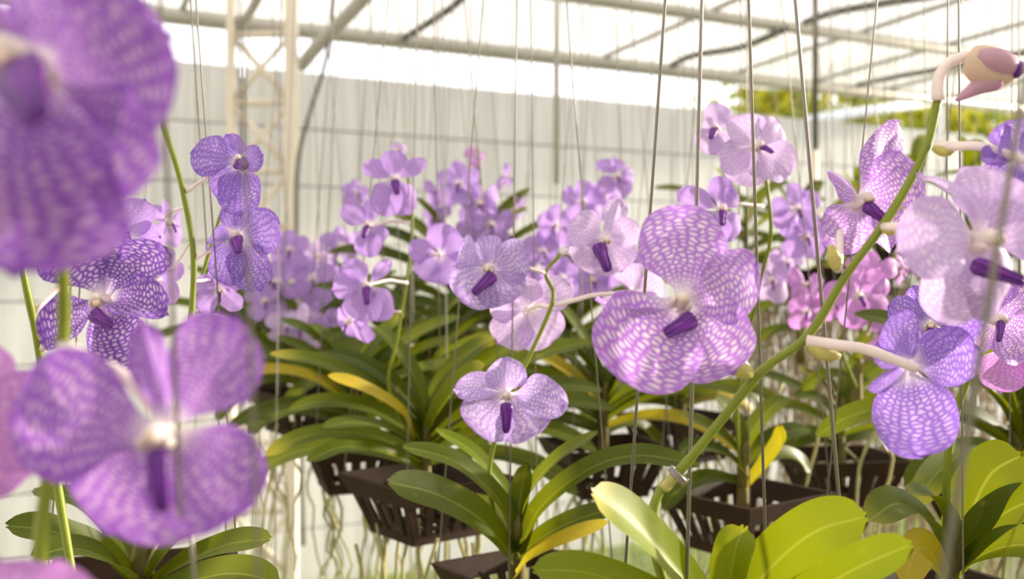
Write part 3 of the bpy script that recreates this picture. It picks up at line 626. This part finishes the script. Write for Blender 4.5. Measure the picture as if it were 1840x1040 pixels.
basket(cc, R(25), 'dark basket of the orchid with broad folded leaves', 1.0, hlabel='grey wire hanger of the basket with broad folded leaves')
roots(C, cc - V((0, 0, BH)), 4, .3, random.Random(15))

# ------------------------------------------------------------------ orchids further back: label, rim pixel, depth, rot, leaves, spikes
def orchid(label, px, py, d, rot, n=10, L=.2, wd=.022, az=.2, h=.11, nroot=8, rlen=.4, spikes=(), flowers=(), mat='leaf', yellow=.03, pot=True, plabel=None, group=None, pgroup=None, seed=0, rootmat='root', spread=.055, sn=None):
    g = random.Random(seed * 7 + 3); c = P(px, py, d)
    o = thing('orchid_plant', c, label, 'orchid', group)
    fan(o, c, az, n, L, wd, g, h, mat, yellow)
    if nroot: roots(o, c - V((0, 0, BH)), nroot, min(rlen, c.z - BH - .12), g, .0022, spread, rootmat)
    for s in spikes: stalk(o, s, .0024, 24)
    for f in flowers: flower_std(o, *f)
    if pot: basket(c, rot, plabel or 'dark slatted basket under the ' + sn, 1.0, pgroup, hlabel='grey wire hanger above the ' + sn)
    return o
o1 = orchid('wide-leaved orchid with long grey aerial roots trailing under its basket', 765, 852, 1.3, R(38), 9, .22, .024, .1, .12, 18, .55, seed=1, sn='basket trailing long grey roots', spread=.085,
       plabel='brown square basket trailing long grey roots')
pleaf(o1, [(765, 850, 1.3), (700, 815, 1.25), (620, 802, 1.2), (552, 828, 1.16)], .026, (.1, -.6, .8))
pleaf(o1, [(760, 800, 1.3), (790, 730, 1.28), (830, 680, 1.26), (870, 655, 1.25)], .03, (-.6, -.6, .5), 'leaf_sunlit')
pleaf(o1, [(745, 800, 1.3), (720, 740, 1.26), (650, 695, 1.22), (590, 675, 1.2)], .022, (.3, -.6, .8), 'leafy')
stalk(o1, [(755, 820, 1.3), (700, 700, 1.28), (715, 600, 1.27), (734, 480, 1.26), (741, 380, 1.25), (728, 290, 1.25)], .0024, 30)
flower_spec(o1, 710, 322, 1.22, [('dorsal', -8, -52, 0, 54, 0), ('sepal', -24, 64, 0, 62, 4), ('sepal', 26, 58, 0, 54, -4), ('petal', -58, -28, .004, 38, 0), ('petal', 52, -34, .004, 32, 0)], (4, 24, .014), 'soft', (738, 370, 1.25), (.05, -1, -.1), .034, lipw=1.4)
flower_spec(o1, 668, 405, 1.24, [('dorsal', -2, -50, 0, 34, 0), ('petal', -52, -32, 0, 46, 0), ('sepal', -10, 56, 0, 52, 0), ('sepal', 18, 30, 0, 40, 0)], (-8, 20, .014), 'soft', (738, 400, 1.25), (-.5, -1, 0), .034, lipw=1.4)
flower_spec(o1, 662, 512, 1.2, [('dorsal', -44, -42, .0, 46, 0), ('petal', -64, 4, .006, 52, 0), ('sepal', -14, 64, 0, 72, 0), ('sepal', 32, 58, .004, 54, 0), ('petal', 38, -44, 0, 28, 0)], (0, 30, .014), 'soft', (732, 508, 1.26), (-.1, -1, -.1), .034, lipw=1.4)
flower_std(o1, 632, 575, 1.26, 44, -50, -20, 0, 'soft', (720, 560, 1.26))
flower_spec(o1, 790, 458, 1.2, [('dorsal', 4, -56, 0, 66, 0), ('petal', -54, -12, 0, 50, 0), ('sepal', -34, 42, .004, 60, 0), ('sepal', 34, 44, .004, 76, 0), ('petal', 50, -16, 0, 60, 0)], None, 'soft', (736, 462, 1.26), (.3, 1, 0), .034, back=True)
flower_std(o1, 716, 270, 1.27, 18, 30, 20, 0, 'pale', (729, 292, 1.25))

orchid('orchid with a full fan of strap leaves behind the basket trailing long roots', 640, 790, 1.6, R(20), 14, .2, .022, .15, .14, 7, .5, seed=2, sn='full-fan orchid behind the root-trailing basket')
orchid('orchid above a grey basket beside the lattice column', 545, 700, 1.85, R(35), 13, .22, .024, .0, .13, 8, .6, seed=3, sn='orchid beside the lattice column',
       spikes=[[(550, 690, 1.85), (590, 640, 1.85), (540, 560, 1.85), (505, 480, 1.85), (490, 420, 1.85)]],
       flowers=[(520, 448, 1.83, 40, 10, 0, 0, 'soft'), (500, 505, 1.82, 38, -20, 0, 8, 'soft'), (560, 500, 1.86, 42, 20, -5, 0, 'soft'), (548, 585, 1.8, 42, -25, -15, 0, 'pale'), (478, 540, 1.83, 38, 10, 0, 0, 'soft'), (535, 545, 1.9, 36, 0, 0, 0, 'soft'), (600, 590, 1.8, 40, 15, -20, 0, 'soft'), (515, 585, 1.82, 36, 15, 0, 0, 'pale')])
orchid('orchid with a cluster of small soft lilac blooms right of the lattice column', 690, 640, 2.1, R(10), 13, .22, .024, .3, .15, 5, .6, seed=4, sn='orchid with small soft lilac blooms',
       spikes=[[(690, 630, 2.1), (640, 570, 2.1), (610, 500, 2.1), (600, 420, 2.1)]],
       flowers=[(585, 560, 2.0, 40, 20, 0, 0, 'soft'), (600, 500, 2.1, 38, -10, 0, 0, 'soft'), (612, 440, 2.1, 36, 30, 0, 0, 'soft'), (575, 460, 2.1, 34, -30, 0, 0, 'pale'), (640, 345, 2.1, 26, 30, 0, 0, 'soft')])
orchid('orchid with a tall distant spike of lilac blooms before the white wall', 830, 600, 2.0, R(25), 14, .26, .028, .05, .2, 4, .6, seed=5, sn='orchid with the tall distant spike',
       spikes=[[(830, 590, 2.0), (850, 500, 2.0), (870, 400, 2.0), (860, 300, 2.0), (856, 265, 2.0)]],
       flowers=[(826, 330, 1.95, 42, -10, 0, 0, 'soft'), (858, 365, 1.95, 44, 20, 0, 10, 'soft'), (882, 400, 1.95, 44, 10, -10, 0, 'soft'), (790, 342, 2.0, 32, -40, 0, 0, 'soft'), (785, 390, 2.0, 32, -30, 0, 0, 'soft'), (910, 318, 2.05, 26, 70, 0, 0, 'soft'), (934, 372, 2.05, 26, 75, 0, 0, 'soft'), (855, 282, 2.0, 22, 40, 10, 0, 'pink'), (850, 420, 2.0, 36, 0, 0, 0, 'soft')])
orchid('leafy orchid without blooms between the lattice column and the grey basket', 470, 640, 2.3, R(15), 12, .22, .024, .2, .14, 6, .7, seed=6, sn='bloomless orchid near the lattice column')
orchid('orchid with dense dark leaves behind the middle stalk', 770, 700, 1.75, R(30), 14, .22, .026, .1, .14, 4, .5, seed=7, sn='dense dark-leaved orchid behind the middle stalk')
orchid('leafy orchid behind the middle bloom with a yellowing leaf', 1085, 795, 1.55, R(15), 13, .19, .023, .15, .15, 9, .45, seed=8, sn='leafy orchid behind the middle bloom', yellow=.05)
orchid('orchid with a distant mass of lilac blooms behind the middle stalk', 1010, 660, 2.0, R(25), 13, .22, .025, .1, .16, 6, .5, seed=9, sn='orchid with the distant mass of blooms',
       spikes=[[(1010, 650, 2.0), (990, 560, 2.0), (1010, 470, 1.95), (1050, 390, 1.9), (1085, 310, 1.9)]],
       flowers=[(1106, 316, 1.75, 40, 20, 0, -10, 'soft'), (1048, 362, 1.8, 42, -10, 0, 0, 'soft'), (1000, 405, 1.85, 40, -20, 0, 0, 'soft'), (975, 450, 1.85, 38, 10, 0, 0, 'soft'), (1012, 500, 1.85, 44, 0, 0, 0, 'soft'), (1062, 500, 1.8, 44, 20, -10, 0, 'soft'), (1120, 480, 1.8, 40, 0, 0, 0, 'soft'), (1090, 350, 1.85, 30, -30, 0, 0, 'soft'), (960, 520, 1.9, 38, -10, 0, 0, 'soft')])
orchid('leafy orchid behind the bottom of the big checkered bloom', 1225, 745, 1.75, R(30), 12, .19, .024, .2, .13, 9, .5, seed=10, sn='leafy orchid below the big checkered bloom')
o2 = orchid('orchid in a broad shallow brown basket behind the arching stalk', 1335, 880, 1.3, R(36), 7, .13, .02, .3, .1, 8, .4, seed=11, sn='broad brown basket', plabel='broad brown slatted basket behind the arching stalk')
pleaf(o2, [(1335, 880, 1.3), (1375, 830, 1.28), (1400, 790, 1.27), (1405, 765, 1.26)], .02, (-.4, -.7, .6), 'leafy')
stalk(o2, [(1330, 860, 1.3), (1325, 760, 1.28), (1330, 680, 1.26), (1362, 520, 1.15), (1385, 420, 1.1), (1376, 312, 1.08)], .0026, 30)
flower_spec(o2, 1358, 266, 1.02, [('dorsal', -38, -58, 0, 76, 0), ('sepal', -12, 62, .004, 92, 0), ('sepal', 62, 46, 0, 76, 0), ('petal', -62, 30, .01, 72, 0), ('petal', 50, -40, .004, 70, 20)], (20, 8, .014), 'pale', (1378, 315, 1.08), (.3, -1, 0), .036, lipw=1.4)
flower_spec(o2, 1288, 232, 1.1, [('dorsal', 0, -48, 0, 50, 0), ('sepal', -24, 40, 0, 54, 0), ('sepal', 20, 46, 0, 50, 0), ('petal', 30, -30, 0, 50, 0), ('petal', -24, -4, 0, 40, 0)], (-8, 16, .014), 'pale', (1375, 330, 1.09), (-.4, -1, 0), .034, lipw=1.4)
flower_spec(o2, 1294, 376, 1.04, [('dorsal', 4, -60, 0, 50, 0), ('sepal', -26, 56, 0, 66, 0), ('sepal', 26, 54, 0, 58, 0), ('petal', -72, -32, .004, 44, 0), ('petal', 30, -34, 0, 40, 0)], (0, 24, .014), 'soft', (1372, 370, 1.1), (.1, -1, -.1), .036, lipw=1.3)
o3 = orchid('orchid with upright dark leaves in a slatted basket behind the arching stalk', 1510, 815, 1.62, R(8), 8, .13, .018, .15, .15, 10, .45, seed=12, sn='upright dark-leaved orchid', plabel='dark slatted basket with a straight rim behind the violet drooping bloom')
orchid('orchid with lilac blooms on a short side spike left of the pink cluster', 1440, 600, 1.7, R(20), 5, .1, .016, .3, .08, 6, .5, seed=13, sn='short-spiked orchid', pot=False,
       spikes=[[(1440, 610, 1.7), (1420, 520, 1.6), (1435, 440, 1.5), (1428, 350, 1.45)]],
       flowers=[(1430, 375, 1.4, 46, 0, 0, 10, 'soft'), (1445, 425, 1.42, 44, 10, 0, 0, 'soft'), (1388, 500, 1.5, 44, -10, -10, 0, 'pale'), (1412, 470, 1.5, 34, 0, 0, 0, 'pale'), (1445, 510, 1.45, 36, 20, 0, 0, 'pink')])
orchid('orchid with a pink-lilac flower cluster below the arching stalk', 1540, 690, 1.45, R(20), 4, .09, .016, .3, .06, 3, .5, seed=14, sn='pink cluster orchid', pot=False,
       spikes=[[(1540, 700, 1.45), (1510, 610, 1.35), (1560, 560, 1.3), (1600, 480, 1.25), (1615, 440, 1.25)]],
       flowers=[(1542, 530, 1.2, 56, -10, 0, 20, 'pink'), (1568, 492, 1.22, 48, 0, 10, 0, 'pink'), (1622, 480, 1.25, 34, 60, 0, 0, 'pink'), (1595, 590, 1.25, 46, 40, -20, 0, 'pink'), (1450, 560, 1.3, 36, -20, 0, 0, 'pink'), (1500, 545, 1.3, 34, 0, 0, 0, 'pink')])
o5 = orchid('leafy orchid with wide green leaves behind the pinkish blooms', 1825, 855, 1.15, R(15), 11, .2, .028, .1, .14, 8, .45, seed=15, sn='leafy orchid behind the pinkish blooms', plabel='dark basket behind the wide-leaved plant')
for i, (px, py, d) in enumerate(((1340, 520, 2.5), (1430, 530, 2.6), (1540, 525, 2.5), (1640, 480, 2.4), (1740, 470, 2.4), (1830, 450, 2.5), (1590, 560, 2.7), (1480, 540, 2.8))):
    orchid('distant orchid with dark leaves above a dense curtain of brown hanging roots', px, py - 45, d, R(20 + 13 * i), 7, .22, .03, .4 * i, .2, 40, .95, seed=30 + i, sn='root curtain', group='distant orchids above the root curtain', pgroup='baskets above the root curtain',
           plabel='distant dark basket above the curtain of brown roots', rootmat='rootb', spread=.12)

# ------------------------------------------------------------------ loose wires and strings
wire((288, 0, .34), (318, 760, .32), .0008, 'single grey wire beside the curved stalk and the upper plum-lilac bloom')
wire((438, 240, .3), (466, 1080, .28), .0007, 'single grey wire crossing the lower large plum-lilac bloom')
wire((1836, 180, .32), (1688, 1080, .28), .0011, 'slanting grey wire in front of the large pale bloom')
wire((340, 900, .42), (352, 1080, .42), .0010, 'short wire end below the lower large plum-lilac bloom', ext=False)
gs = random.Random(21)
XS = [258, 268, 278, 352, 372, 600, 640, 665, 702, 735, 760, 785, 795, 845, 870, 920, 945, 1010, 1045, 1070, 1110, 1135, 1170, 1215, 1245, 1300, 1320, 1345, 1358, 1440, 1490, 1520, 1545, 1570, 1612, 1640, 1660, 1700, 1730, 1755, 1782, 1808, 1834, 1500, 1400, 1345, 1590, 560, 505]
for i, x in enumerate(XS):
    d = gs.uniform(2.0, 4.6) if i % 3 else gs.uniform(1.4, 2.2)
    y1 = 520 + (CAMZ - gs.uniform(.75, 1.15)) / d * F; tilt = gs.uniform(-18, 26)
    wire((x, 0, d), (x + tilt, y1, d), 0.0009 if d < 2.3 else .0014, 'thin grey string hanging from the roof pipes', 'thin strings hanging from the roof', 'string')
